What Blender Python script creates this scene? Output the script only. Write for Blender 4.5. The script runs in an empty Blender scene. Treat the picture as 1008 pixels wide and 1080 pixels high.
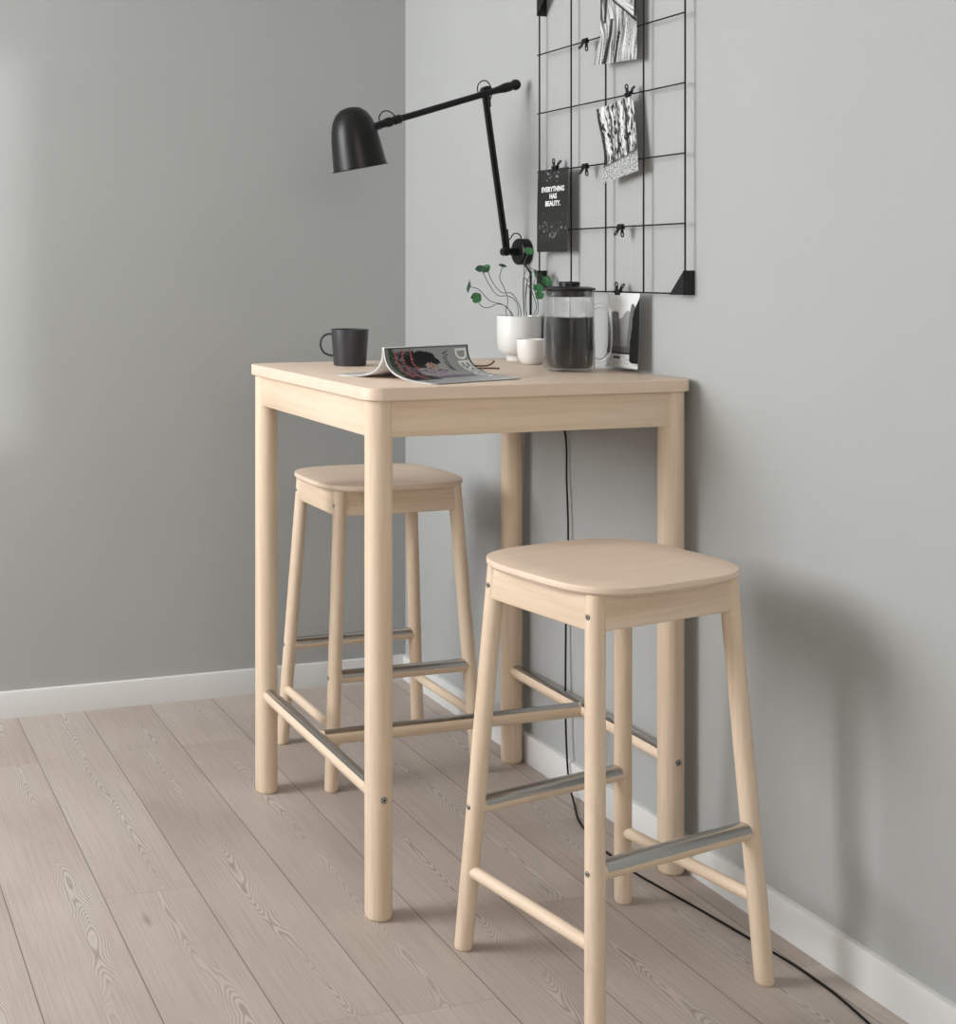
import bpy, bmesh, math, random
from mathutils import Vector, Matrix, noise
random.seed(7)
sc = bpy.context.scene
COL = sc.collection
PI = math.pi

# ------------------------------------------------------------------ helpers
def lin(c):
    return tuple(((v/12.92) if v <= 0.04045 else ((v+0.055)/1.055)**2.4) for v in c)
def rgb(r, g, b): return lin((r/255, g/255, b/255))

def finish(bm, name, mat=None, parent=None, sharp=35, loc=None, smooth=True):
    bmesh.ops.recalc_face_normals(bm, faces=bm.faces)
    for f in bm.faces: f.smooth = smooth
    for e in bm.edges:
        if len(e.link_faces) == 2:
            e.smooth = e.calc_face_angle(0) < math.radians(sharp)
    me = bpy.data.meshes.new(name); bm.to_mesh(me); bm.free()
    o = bpy.data.objects.new(name, me); COL.objects.link(o)
    if mat: me.materials.append(mat)
    if parent: o.parent = parent
    if loc: o.location = loc
    return o

def thing(name, label, cat, loc=(0, 0, 0), rz=0, group=None):
    o = bpy.data.objects.new(name, None); COL.objects.link(o)
    o.empty_display_size = 0.05
    o.location = loc; o.rotation_euler = (0, 0, rz)
    return tag(o, label, cat, group)
def tag(o, label, cat, group=None):
    o['label'] = label; o['category'] = cat
    if group: o['group'] = group
    return o
def copy_tree(o, parent=None):
    c = o.copy(); COL.objects.link(c)
    c.parent = parent
    for ch in list(o.children): copy_tree(ch, c)
    return c

def box(bm, x0, x1, y0, y1, z0, z1, bev=0.0, seg=2):
    vs = [bm.verts.new((x, y, z)) for z in (z0, z1) for y in (y0, y1) for x in (x0, x1)]
    fs = [(0, 2, 3, 1), (4, 5, 7, 6), (0, 1, 5, 4), (2, 6, 7, 3), (0, 4, 6, 2), (1, 3, 7, 5)]
    faces = [bm.faces.new([vs[i] for i in f]) for f in fs]
    if bev:
        es = list({e for f in faces for e in f.edges})
        bmesh.ops.bevel(bm, geom=es, offset=bev, segments=seg, profile=0.5, affect='EDGES')
def hexa(bm, p, bev=0.0, seg=2):
    """p: eight corners, bottom ring then top ring"""
    vs = [bm.verts.new(q) for q in p]
    fs = [(3, 2, 1, 0), (4, 5, 6, 7), (0, 1, 5, 4), (1, 2, 6, 5), (2, 3, 7, 6), (3, 0, 4, 7)]
    faces = [bm.faces.new([vs[i] for i in f]) for f in fs]
    if bev:
        es = list({e for f in faces for e in f.edges})
        bmesh.ops.bevel(bm, geom=es, offset=bev, segments=seg, profile=0.5, affect='EDGES')

def rings(bm, rows, cap0=True, cap1=True, closed=False):
    """rows of vertex loops -> skin"""
    R = [[bm.verts.new(p) for p in row] for row in rows]
    n = len(R[0])
    m = len(R)
    for i in range(m if closed else m-1):
        a, b = R[i], R[(i+1) % m]
        for k in range(n):
            bm.faces.new((a[k], a[(k+1) % n], b[(k+1) % n], b[k]))
    if not closed:
        if cap0: bm.faces.new(R[0][::-1])
        if cap1: bm.faces.new(R[-1])

def lathe(bm, prof, seg=48, M=None, cap0=True, cap1=True):
    M = M or Matrix()
    rows = []
    for r, z in prof:
        rows.append([M @ Vector((max(r, 1e-5)*math.cos(2*PI*k/seg), max(r, 1e-5)*math.sin(2*PI*k/seg), z)) for k in range(seg)])
    rings(bm, rows, cap0, cap1)

def frame_to(a, b):
    """matrix whose z axis runs from a to b, origin a"""
    a = Vector(a); d = (Vector(b)-a).normalized()
    q = d.to_track_quat('Z', 'Y')
    return Matrix.Translation(a) @ q.to_matrix().to_4x4()

def cyl(bm, a, b, r, r2=None, seg=32, bev=0.0):
    L = (Vector(b)-Vector(a)).length
    r2 = r if r2 is None else r2
    pr = [(r-bev, 0), (r, bev), (r2, L-bev), (r2-bev, L)] if bev else [(r, 0), (r2, L)]
    lathe(bm, pr, seg, frame_to(a, b))

def catmull(pts, n=8):
    P = [Vector(p) for p in pts]
    P = [P[0]*2-P[1]] + P + [P[-1]*2-P[-2]]
    out = []
    for i in range(1, len(P)-2):
        for k in range(n):
            t = k/n
            out.append(0.5*((2*P[i]) + (-P[i-1]+P[i+1])*t + (2*P[i-1]-5*P[i]+4*P[i+1]-P[i+2])*t*t + (-P[i-1]+3*P[i]-3*P[i+1]+P[i+2])*t**3))
    out.append(P[-2])
    return out

def tube(bm, pts, r, seg=8, closed=False, rr=None):
    pts = [Vector(p) for p in pts]
    n = len(pts); rows = []
    prev = None
    for i in range(n):
        if closed: t = pts[(i+1) % n]-pts[i-1]
        else: t = pts[min(i+1, n-1)]-pts[max(i-1, 0)]
        t.normalize()
        if prev is None:
            u = t.orthogonal().normalized()
        else:
            u = (prev - t*prev.dot(t)).normalized()
        prev = u; v = t.cross(u)
        q = rr(i/(n-1)) if rr else r
        rows.append([pts[i]+(u*math.cos(2*PI*k/seg)+v*math.sin(2*PI*k/seg))*q for k in range(seg)])
    rings(bm, rows, closed=closed)

def prism(bm, poly, f0, f1):
    """poly: list of 2d points, f0/f1 map a 2d point to each cap's 3d point"""
    a = [bm.verts.new(f0(p)) for p in poly]; b = [bm.verts.new(f1(p)) for p in poly]
    n = len(poly)
    bm.faces.new(a[::-1]); bm.faces.new(b)
    for k in range(n): bm.faces.new((a[k], a[(k+1) % n], b[(k+1) % n], b[k]))

# ------------------------------------------------------------------ materials
def mat(name, col=(0.5, 0.5, 0.5), rough=0.5, metal=0.0, **kw):
    m = bpy.data.materials.new(name); m.use_nodes = True
    b = m.node_tree.nodes['Principled BSDF']
    b.inputs['Base Color'].default_value = (*col, 1)
    b.inputs['Roughness'].default_value = rough
    b.inputs['Metallic'].default_value = metal
    for k, v in kw.items(): b.inputs[k.replace('_', ' ')].default_value = v
    return m
def N(nt, t, **kw):
    n = nt.nodes.new(t)
    for k, v in kw.items(): setattr(n, k, v)
    return n
def mth(nt, op, a, b=None, c=None, clamp=False):
    n = nt.nodes.new('ShaderNodeMath'); n.operation = op; n.use_clamp = clamp
    for i, v in enumerate((a, b, c)):
        if v is None: continue
        if isinstance(v, (int, float)): n.inputs[i].default_value = v
        else: nt.links.new(v, n.inputs[i])
    return n.outputs[0]
def ramp(nt, fac, stops):
    n = nt.nodes.new('ShaderNodeValToRGB'); e = n.color_ramp.elements
    while len(e) < len(stops): e.new(0.5)
    for i, (p, c) in enumerate(stops): e[i].position = p; e[i].color = (*c, 1)
    nt.links.new(fac, n.inputs[0]); return n.outputs[0]
def mix(nt, fac, a, b, mode='MIX'):
    n = nt.nodes.new('ShaderNodeMix'); n.data_type = 'RGBA'; n.blend_type = mode
    for s, v in ((n.inputs[0], fac), (n.inputs[6], a), (n.inputs[7], b)):
        if isinstance(v, (int, float)): s.default_value = v
        elif isinstance(v, tuple): s.default_value = (*v, 1)
        else: nt.links.new(v, s)
    return n.outputs[2]
def noise_tex(nt, vec, scale=5, detail=2, rough=0.5, dist=0.0):
    n = nt.nodes.new('ShaderNodeTexNoise')
    n.inputs['Scale'].default_value = scale; n.inputs['Detail'].default_value = detail
    n.inputs['Roughness'].default_value = rough; n.inputs['Distortion'].default_value = dist
    if vec: nt.links.new(vec, n.inputs['Vector'])
    return n.outputs['Fac']
def coords(nt, scale=(1, 1, 1), kind='Object'):
    t = nt.nodes.new('ShaderNodeTexCoord'); m = nt.nodes.new('ShaderNodeMapping')
    m.inputs['Scale'].default_value = scale
    nt.links.new(t.outputs[kind], m.inputs['Vector']); return m.outputs[0]
def bump(nt, bsdf, h, strength=0.1, dist=0.001):
    n = nt.nodes.new('ShaderNodeBump'); n.inputs['Strength'].default_value = strength
    n.inputs['Distance'].default_value = dist
    nt.links.new(h, n.inputs['Height']); nt.links.new(n.outputs[0], bsdf.inputs['Normal'])

BIRCH_A, BIRCH_B = (0.735, 0.592, 0.448), (0.65, 0.50, 0.362)
def birch(axis, name):
    m = mat(name, BIRCH_A, 0.42)
    nt = m.node_tree; b = nt.nodes['Principled BSDF']
    s = [38, 38, 38]; s['xyz'.index(axis)] = 1.6
    v = coords(nt, tuple(s))
    f = noise_tex(nt, v, 1.0, 4, 0.55, 0.3)
    s2 = [150, 150, 150]; s2['xyz'.index(axis)] = 6
    g = noise_tex(nt, coords(nt, tuple(s2)), 1.0, 2, 0.6)
    c = ramp(nt, f, [(0.30, BIRCH_B), (0.52, BIRCH_A), (0.75, (0.765, 0.635, 0.50))])
    c2 = mix(nt, mth(nt, 'MULTIPLY', mth(nt, 'SUBTRACT', g, 0.45, clamp=True), 0.9), c, (0.52, 0.39, 0.275))
    nt.links.new(c2, b.inputs['Base Color'])
    bump(nt, b, g, 0.06, 0.0005)
    b.inputs['Specular IOR Level'].default_value = 0.4
    return m
birch_x, birch_y, birch_z = birch('x', 'birch_along_x'), birch('y', 'birch_along_y'), birch('z', 'birch_along_z')

def veneer():
    m = mat('birch_top', (0.70, 0.575, 0.455), 0.48)
    nt = m.node_tree; b = nt.nodes['Principled BSDF']
    f = noise_tex(nt, coords(nt, (3, 30, 30)), 1.0, 3, 0.5, 0.4)
    c = ramp(nt, f, [(0.3, (0.685, 0.54, 0.42)), (0.7, (0.73, 0.585, 0.465))])
    nt.links.new(c, b.inputs['Base Color']); return m
birch_top = veneer()

def wall_paint(name, col):
    m = mat(name, col, 0.75); nt = m.node_tree; b = nt.nodes['Principled BSDF']
    v = coords(nt)
    f = noise_tex(nt, v, 1.6, 3, 0.5)
    c = ramp(nt, f, [(0.3, tuple(x*0.975 for x in col)), (0.7, tuple(x*1.02 for x in col))])
    nt.links.new(c, b.inputs['Base Color'])
    h = noise_tex(nt, v, 140, 3, 0.6); bump(nt, b, h, 0.10, 0.0012)
    return m
WALL = (0.390, 0.402, 0.397)
paint = wall_paint('grey_wall_paint', WALL)
ceil_m = mat('ceiling_white', (0.80, 0.80, 0.79), 0.8)
trim_m = mat('white_skirting_paint', (0.67, 0.675, 0.67), 0.38)
win_m = mat('white_window_paint', (0.8, 0.8, 0.79), 0.4)

def floor_mat():
    m = mat('greige_pine_planks', (0.4, 0.35, 0.31), 0.42)
    nt = m.node_tree; b = nt.nodes['Principled BSDF']; L = nt.links.new
    t = N(nt, 'ShaderNodeTexCoord'); sp = N(nt, 'ShaderNodeSeparateXYZ'); L(t.outputs['Object'], sp.inputs[0])
    x, y = sp.outputs[0], sp.outputs[1]
    W = 0.1937
    u = mth(nt, 'DIVIDE', mth(nt, 'ADD', x, 1.222), W)
    iu = mth(nt, 'FLOOR', u); fu = mth(nt, 'SUBTRACT', u, iu)
    wn = N(nt, 'ShaderNodeTexWhiteNoise', noise_dimensions='1D'); L(iu, wn.inputs['W'])
    off = mth(nt, 'MULTIPLY', wn.outputs['Value'], 1.9)
    v = mth(nt, 'DIVIDE', mth(nt, 'ADD', y, off), 1.38)
    iv = mth(nt, 'FLOOR', v); fv = mth(nt, 'SUBTRACT', v, iv)
    idn = mth(nt, 'ADD', mth(nt, 'MULTIPLY', iu, 7.13), mth(nt, 'MULTIPLY', iv, 3.77))
    w2 = N(nt, 'ShaderNodeTexWhiteNoise', noise_dimensions='1D'); L(idn, w2.inputs['W'])
    rnd = w2.outputs['Value']
    # figure: nested arches down a wandering heart line, straight grain at the edges
    cb = N(nt, 'ShaderNodeCombineXYZ')
    L(mth(nt, 'MULTIPLY', y, 1.6), cb.inputs[1]); L(mth(nt, 'MULTIPLY', idn, 1.7), cb.inputs[2])
    wand = noise_tex(nt, cb.outputs[0], 1.0, 1.0, 0.4)
    cb2 = N(nt, 'ShaderNodeCombineXYZ')
    L(mth(nt, 'MULTIPLY', x, 16), cb2.inputs[0]); L(mth(nt, 'MULTIPLY', y, 5.0), cb2.inputs[1]); L(idn, cb2.inputs[2])
    wob = noise_tex(nt, cb2.outputs[0], 1.0, 1.5, 0.45)
    hc = mth(nt, 'ADD', 0.28, mth(nt, 'ADD', mth(nt, 'MULTIPLY', rnd, 0.2), mth(nt, 'MULTIPLY', wand, 0.45)))
    cd = mth(nt, 'ADD', mth(nt, 'MULTIPLY', mth(nt, 'ABSOLUTE', mth(nt, 'SUBTRACT', fu, hc)), W), 0.0001)
    arch = mth(nt, 'MULTIPLY', mth(nt, 'POWER', cd, 1.6), 1500.0)
    sgn = mth(nt, 'SUBTRACT', mth(nt, 'MULTIPLY', mth(nt, 'GREATER_THAN', rnd, 0.3), 2.0), 1.0)
    ringv = mth(nt, 'ADD', mth(nt, 'MULTIPLY', mth(nt, 'MULTIPLY', y, sgn), 20.0), mth(nt, 'ADD', arch, mth(nt, 'MULTIPLY', wob, 12.0)))
    s = mth(nt, 'SINE', mth(nt, 'MULTIPLY', ringv, 6.283))
    line = mth(nt, 'POWER', mth(nt, 'MULTIPLY', mth(nt, 'ADD', s, 1.0), 0.5), 2.0)
    heart = mth(nt, 'SUBTRACT', 1.25, mth(nt, 'MULTIPLY', cd, 26.0), clamp=True)
    cb4 = N(nt, 'ShaderNodeCombineXYZ')
    L(mth(nt, 'MULTIPLY', x, 4), cb4.inputs[0]); L(mth(nt, 'MULTIPLY', y, 2.2), cb4.inputs[1]); L(idn, cb4.inputs[2])
    patch = noise_tex(nt, cb4.outputs[0], 1.0, 2, 0.5)
    pm = mth(nt, 'ADD', 0.14, mth(nt, 'MULTIPLY', mth(nt, 'SUBTRACT', patch, 0.44, clamp=True), 7.0), clamp=True)
    amp = mth(nt, 'MULTIPLY', mth(nt, 'ADD', 0.10, mth(nt, 'MULTIPLY', heart, 0.90)), pm)
    cb3 = N(nt, 'ShaderNodeCombineXYZ')
    L(mth(nt, 'MULTIPLY', x, 260), cb3.inputs[0]); L(mth(nt, 'MULTIPLY', y, 5), cb3.inputs[1]); L(idn, cb3.inputs[2])
    fine = noise_tex(nt, cb3.outputs[0], 1.0, 2, 0.6)
    tone = mth(nt, 'ADD', 0.5, mth(nt, 'ADD', mth(nt, 'MULTIPLY', mth(nt, 'SUBTRACT', w2.outputs['Value'], 0.5), 0.22), mth(nt, 'MULTIPLY', mth(nt, 'SUBTRACT', patch, 0.5), 0.9)))
    base = ramp(nt, tone, [(0.2, FLA), (0.5, FLB), (0.8, FLC)])
    c = mix(nt, mth(nt, 'MULTIPLY', mth(nt, 'MULTIPLY', line, amp), 0.62), base, FLD)
    c = mix(nt, mth(nt, 'MULTIPLY', mth(nt, 'MULTIPLY', mth(nt, 'SUBTRACT', 1.0, line), amp), 0.42), c, FLE)
    c = mix(nt, mth(nt, 'MULTIPLY', mth(nt, 'SUBTRACT', fine, 0.42, clamp=True), 0.9), c, FLD)
    # knots
    vo = N(nt, 'ShaderNodeTexVoronoi'); vo.inputs['Scale'].default_value = 1.0
    cb5 = N(nt, 'ShaderNodeCombineXYZ'); L(mth(nt, 'MULTIPLY', x, 5.2), cb5.inputs[0]); L(mth(nt, 'MULTIPLY', y, 1.5), cb5.inputs[1])
    L(cb5.outputs[0], vo.inputs['Vector'])
    kn = mth(nt, 'SUBTRACT', 1.0, mth(nt, 'DIVIDE', vo.outputs['Distance'], 0.055), clamp=True)
    c = mix(nt, mth(nt, 'MULTIPLY', kn, 0.6), c, (0.16, 0.12, 0.10))
    # joints
    du = mth(nt, 'MULTIPLY', mth(nt, 'MINIMUM', fu, mth(nt, 'SUBTRACT', 1.0, fu)), W)
    dv = mth(nt, 'MULTIPLY', mth(nt, 'MINIMUM', fv, mth(nt, 'SUBTRACT', 1.0, fv)), 1.38)
    ju = mth(nt, 'LESS_THAN', du, 0.0011); jv = mth(nt, 'LESS_THAN', dv, 0.0006)
    c = mix(nt, mth(nt, 'MULTIPLY', ju, 0.75), c, (0.07, 0.055, 0.045))
    c = mix(nt, mth(nt, 'MULTIPLY', jv, 0.35), c, (0.09, 0.07, 0.06))
    L(c, b.inputs['Base Color'])
    L(mth(nt, 'ADD', 0.40, mth(nt, 'MULTIPLY', fine, 0.2)), b.inputs['Roughness'])
    hh = mth(nt, 'SUBTRACT', mth(nt, 'MULTIPLY', fine, 0.3), ju)
    bump(nt, b, hh, 0.25, 0.0008)
    return m
FLA, FLB, FLC, FLD, FLE = (0.365, 0.303, 0.264), (0.43, 0.368, 0.327), (0.495, 0.435, 0.392), (0.235, 0.185, 0.155), (0.60, 0.55, 0.51)
floor_m = floor_mat()

steel = mat('brushed_steel', (0.50, 0.50, 0.49), 0.22, 1.0)
screw_m = mat('screw_steel', (0.42, 0.41, 0.39), 0.35, 1.0)
screw_dark = mat('screw_recess', (0.10, 0.085, 0.07), 0.6, 0.3)
black_metal = mat('black_powder_coat', (0.006, 0.006, 0.006), 0.36, Specular_IOR_Level=0.30)
black_wire = mat('black_wire_paint', (0.006, 0.006, 0.006), 0.5, Specular_IOR_Level=0.2)
black_plastic = mat('black_plastic', (0.010, 0.010, 0.011), 0.35, Specular_IOR_Level=0.35)
black_rubber = mat('black_cable_sheath', (0.005, 0.0045, 0.0045), 0.5, Specular_IOR_Level=0.2)
mug_m = mat('charcoal_stoneware', (0.030, 0.030, 0.034), 0.42, Specular_IOR_Level=0.4)
mug_in = mat('mug_inner_glaze', (0.05, 0.05, 0.055), 0.3)
pot_m = mat('white_glazed_ceramic', (0.72, 0.73, 0.71), 0.35)
bowl_m = mat('warm_white_porcelain', (0.77, 0.755, 0.73), 0.3)
soil_m = mat('dark_soil', (0.03, 0.022, 0.016), 0.95)
leaf_m = mat('green_leaf', (0.024, 0.125, 0.040), 0.36)
leaf_dk = mat('dark_green_leaf', (0.013, 0.062, 0.028), 0.5)
stem_m = mat('thin_green_stem', (0.06, 0.10, 0.06), 0.6)
coffee_m = mat('black_coffee', (0.022, 0.022, 0.022), 0.12)
lamp_glow = mat('frosted_bulb_glass', (0.75, 0.75, 0.72), 0.4)
brown_m = mat('brown_acetate', (0.12, 0.05, 0.03), 0.3)
page_m = mat('magazine_page_edges', (0.66, 0.66, 0.65), 0.7)
white_ink = mat('white_print', (0.80, 0.80, 0.79), 0.5)
red_ink = mat('red_print', (0.42, 0.085, 0.09), 0.5)
dark_ink = mat('dark_print', (0.05, 0.05, 0.055), 0.5)
lens_m = mat('spectacle_lens', (0.9, 0.9, 0.9), 0.02, Transmission_Weight=1.0, IOR=1.3)

def glass():
    m = bpy.data.materials.new('clear_glass'); m.use_nodes = True
    nt = m.node_tree; out = nt.nodes['Material Output']; nt.nodes.remove(nt.nodes['Principled BSDF'])
    g = N(nt, 'ShaderNodeBsdfGlass'); g.inputs['IOR'].default_value = 1.47; g.inputs['Roughness'].default_value = 0.0
    g.inputs['Color'].default_value = (1.0, 1.0, 1.0, 1)
    t = N(nt, 'ShaderNodeBsdfTransparent'); t.inputs['Color'].default_value = (0.99, 0.99, 0.99, 1)
    x = N(nt, 'ShaderNodeMixShader'); x.inputs[0].default_value = 0.5
    nt.links.new(t.outputs[0], x.inputs[1]); nt.links.new(g.outputs[0], x.inputs[2]); nt.links.new(x.outputs[0], out.inputs[0])
    return m
glass_m = glass()

def print_mat(name, rough=0.5):
    m = mat(name, (0.5, 0.5, 0.5), rough, Specular_IOR_Level=0.22); nt = m.node_tree
    a = N(nt, 'ShaderNodeVertexColor'); a.layer_name = 'print'
    nt.links.new(a.outputs[0], nt.nodes['Principled BSDF'].inputs['Base Color']); return m

# a printed sheet: nu x nv grid on surface S(u, v), thickness th along its normal, colours from C(u, v)
def sheet(name, S, C, nu, nv, th, m, parent=None, loc=None):
    bm = bmesh.new(); P = []
    for j in range(nv+1):
        P.append([Vector(S(i/nu, j/nv)) for i in range(nu+1)])
    def nrm(i, j):
        a = P[j][min(i+1, nu)]-P[j][max(i-1, 0)]; b = P[min(j+1, nv)][i]-P[max(j-1, 0)][i]
        return a.cross(b).normalized()
    F = [[bm.verts.new(P[j][i]) for i in range(nu+1)] for j in range(nv+1)]
    B = [[bm.verts.new(P[j][i]-nrm(i, j)*th) for i in range(nu+1)] for j in range(nv+1)]
    for j in range(nv):
        for i in range(nu):
            bm.faces.new((F[j][i], F[j][i+1], F[j+1][i+1], F[j+1][i]))
            bm.faces.new((B[j][i], B[j+1][i], B[j+1][i+1], B[j][i+1]))
    for j in range(nv):
        bm.faces.new((F[j][0], F[j+1][0], B[j+1][0], B[j][0])); bm.faces.new((F[j][nu], B[j][nu], B[j+1][nu], F[j+1][nu]))
    for i in range(nu):
        bm.faces.new((F[0][i], B[0][i], B[0][i+1], F[0][i+1])); bm.faces.new((F[nv][i], F[nv][i+1], B[nv][i+1], B[nv][i]))
    cols = [C(i/nu, j/nv) for j in range(nv+1) for i in range(nu+1)]
    cols = cols + [(0.55, 0.55, 0.55)]*len(cols)
    bm.verts.index_update()
    o = finish(bm, name, m, parent, 50, loc)
    at = o.data.color_attributes.new('print', 'FLOAT_COLOR', 'POINT')
    for k, c in enumerate(cols): at.data[k].color = (*c, 1)
    return o

def text_mesh(body, size, extrude, xform, bold=0.0, sx=1.0, spacing=1.0, sub=0, align='CENTER', linesp=1.0):
    """text as a bmesh in 3d via xform(x, y, z)"""
    cu = bpy.data.curves.new('lettering', 'FONT'); cu.body = body; cu.size = size; cu.extrude = extrude
    cu.offset = bold; cu.align_x = align; cu.space_character = spacing; cu.space_line = linesp; cu.resolution_u = 4
    ob = bpy.data.objects.new('lettering', cu); COL.objects.link(ob)
    dg = bpy.context.evaluated_depsgraph_get()
    me = bpy.data.meshes.new_from_object(ob.evaluated_get(dg))
    bpy.data.objects.remove(ob); bpy.data.curves.remove(cu)
    bm = bmesh.new(); bm.from_mesh(me); bpy.data.meshes.remove(me)
    if sub:
        bmesh.ops.triangulate(bm, faces=bm.faces)
        bmesh.ops.subdivide_edges(bm, edges=bm.edges, cuts=sub)
        bmesh.ops.triangulate(bm, faces=bm.faces)
    for v in bm.verts: v.co = Vector(xform(v.co.x*sx, v.co.y, v.co.z))
    return bm

# ------------------------------------------------------------------ the room
YB = 1.4543; XL = -3.8; YF = -3.9; ZC = 2.80; T = 0.12
TB, HB = 0.014, 0.0748
def wallbox(name, args, m, bev=0.0):
    bm = bmesh.new(); box(bm, *args, bev=bev)
    o = finish(bm, name, m); o['kind'] = 'structure'; return o
wallbox('floor', (XL-T, T, YF-T, YB+T, -0.1, 0), floor_m)
wallbox('ceiling', (XL-T, T, YF-T, YB+T, ZC, ZC+0.1), ceil_m)
wallbox('wall_right', (0, T, YF-T, YB+T, 0, ZC), paint)
wallbox('wall_back', (XL-T, 0, YB, YB+T, 0, ZC), paint)
VX0, VX1, VZ0, VZ1 = -2.60, -1.20, 1.22, 2.35  # unseen opening, added to hold the fill and bound the strip of sunlight
bm = bmesh.new()
box(bm, XL-T, VX0, YF-T, YF, 0, ZC); box(bm, VX1, 0, YF-T, YF, 0, ZC)
box(bm, VX0, VX1, YF-T, YF, 0, VZ0); box(bm, VX0, VX1, YF-T, YF, VZ1, ZC)
o = finish(bm, 'wall_front', paint); o['kind'] = 'structure'
# left wall with the window opening
WY0, WY1, WZ0, WZ1 = 0.00, 1.38, 1.20, 2.70
bm = bmesh.new()
box(bm, XL-T, XL, YF, WY0, 0, ZC); box(bm, XL-T, XL, WY1, YB, 0, ZC)
box(bm, XL-T, XL, WY0, WY1, 0, WZ0); box(bm, XL-T, XL, WY0, WY1, WZ1, ZC)
o = finish(bm, 'wall_left', paint); o['kind'] = 'structure'
bm = bmesh.new()
fw = 0.05
for a in ((WY0, WY0+fw, WZ0, WZ1), (WY1-fw, WY1, WZ0, WZ1), (WY0+fw, WY1-fw, WZ0, WZ0+fw), (WY0+fw, WY1-fw, WZ1-fw, WZ1)):
    box(bm, XL-0.09, XL-0.03, *a, bev=0.003)
o = finish(bm, 'window_1', win_m); o['kind'] = 'structure'

def baseboard(name, a, b, nrm):
    """a -> b along the wall on the floor, nrm points into the room"""
    a, b, n = Vector(a), Vector(b), Vector(nrm)
    prof = [(0, 0), (TB, 0), (TB, HB-0.004), (TB-0.0012, HB-0.0012), (TB-0.004, HB), (0, HB)]
    bm = bmesh.new()
    prism(bm, prof, lambda p: a+n*p[0]+Vector((0, 0, p[1])), lambda p: b+n*p[0]+Vector((0, 0, p[1])))
    o = finish(bm, name, trim_m, sharp=30); o['kind'] = 'structure'
baseboard('baseboard_right', (0, YF, 0), (0, YB-TB, 0), (-1, 0, 0))
baseboard('baseboard_back', (XL, YB, 0), (0, YB, 0), (0, -1, 0))
baseboard('baseboard_left', (XL, YF, 0), (XL, YB-TB, 0), (1, 0, 0))

# ------------------------------------------------------------------ screws / footrests
def screw(bm_ring, bm_hole, p, n, r):
    M = frame_to(p, Vector(p)+Vector(n))
    lathe(bm_ring, [(r, -0.002), (r, 0.0006), (r*0.85, 0.0011), (r*0.5, 0.0011), (r*0.5, -0.002)], 24, M, True, True)
    lathe(bm_hole, [(r*0.5, -0.002), (r*0.5, 0.0004)], 6, M)
    lathe(bm_hole, [(r*1.18, -0.002), (r*1.18, 0.0003)], 24, M)
def add_screw(parent, p, n, r):
    a, b = bmesh.new(), bmesh.new(); screw(a, b, p, n, r)
    s = finish(a, 'screw', screw_m, parent); finish(b, 'screw_recess', screw_dark, s)
def half_sleeve(bm, a, b, r, th, seg=20, lo=10, hi=170):
    """steel cap that covers the upper half of a round bar between a and b"""
    a, b = Vector(a), Vector(b); d = (b-a).normalized(); s = d.cross(Vector((0, 0, 1))).normalized(); u = s.cross(d)
    poly = []
    lo, hi = math.radians(lo), math.radians(hi)
    for k in range(seg+1): t = lo+(hi-lo)*k/seg; poly.append(((r+th)*math.cos(t), (r+th)*math.sin(t)))
    for k in range(seg+1): t = hi-(hi-lo)*k/seg; poly.append(((r-0.0004)*math.cos(t), (r-0.0004)*math.sin(t)))
    prism(bm, poly, lambda p: a+s*p[0]+u*p[1], lambda p: b+s*p[0]+u*p[1])

# ------------------------------------------------------------------ the bar table
G, RC, TH, A, RL, H = 0.0058, 0.0359, 0.0256, 0.0366, 0.0276, 1.05
table = thing('bar_table', 'tall square birch bar table against the wall, set with mug, magazine and glass coffee press', 'table', (-G-0.375, 0.375, 0))
def L2(x, y, z): return (x+G+0.375, y-0.375, z)        # world -> table local
bm = bmesh.new()
def rr_outline(hw, rc, k=10):
    o = []
    for cx, cy, a0 in ((1, 1, 0), (-1, 1, 90), (-1, -1, 180), (1, -1, 270)):
        for i in range(k+1):
            t = math.radians(a0+90*i/k); o.append((cx*(hw-rc)+rc*math.cos(t), cy*(hw-rc)+rc*math.sin(t)))
    return o
rows = []
for ins, z in ((0.0012, H-TH), (0, H-TH+0.0012), (0, H-0.0022), (0.0007, H-0.0007), (0.0022, H)):
    rows.append([(x, y, z) for x, y in rr_outline(0.375-ins, RC-ins)])
rings(bm, rows)
tt = finish(bm, 'tabletop', birch_top, table, 40)
LEGS = [(-1, -1), (-1, 1), (1, -1), (1, 1)]
q = 0.375-A
for sx, sy in LEGS:
    bm = bmesh.new()
    lathe(bm, [(RL-0.004, 0.0), (RL-0.001, 0.003), (RL, 0.008), (RL, H-TH)], 48, Matrix.Translation((sx*q, sy*q, 0)))
    finish(bm, 'leg', birch_z, table)
z0, z1 = 0.9505, H-TH
of = 0.0085
for sy in (-1, 1):
    bm = bmesh.new(); y = sy*(0.375-A+RL-of)
    box(bm, -q, q, min(y, y-sy*0.02), max(y, y-sy*0.02), z0, z1, 0.0012)
    finish(bm, 'apron', birch_x, table)
for sx in (-1, 1):
    bm = bmesh.new(); x = sx*(0.375-A+RL-of)
    box(bm, min(x, x-sx*0.02), max(x, x-sx*0.02), -q, q, z0, z1, 0.0012)
    finish(bm, 'apron', birch_y, table)
zr, rb = 0.240, 0.0165
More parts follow.
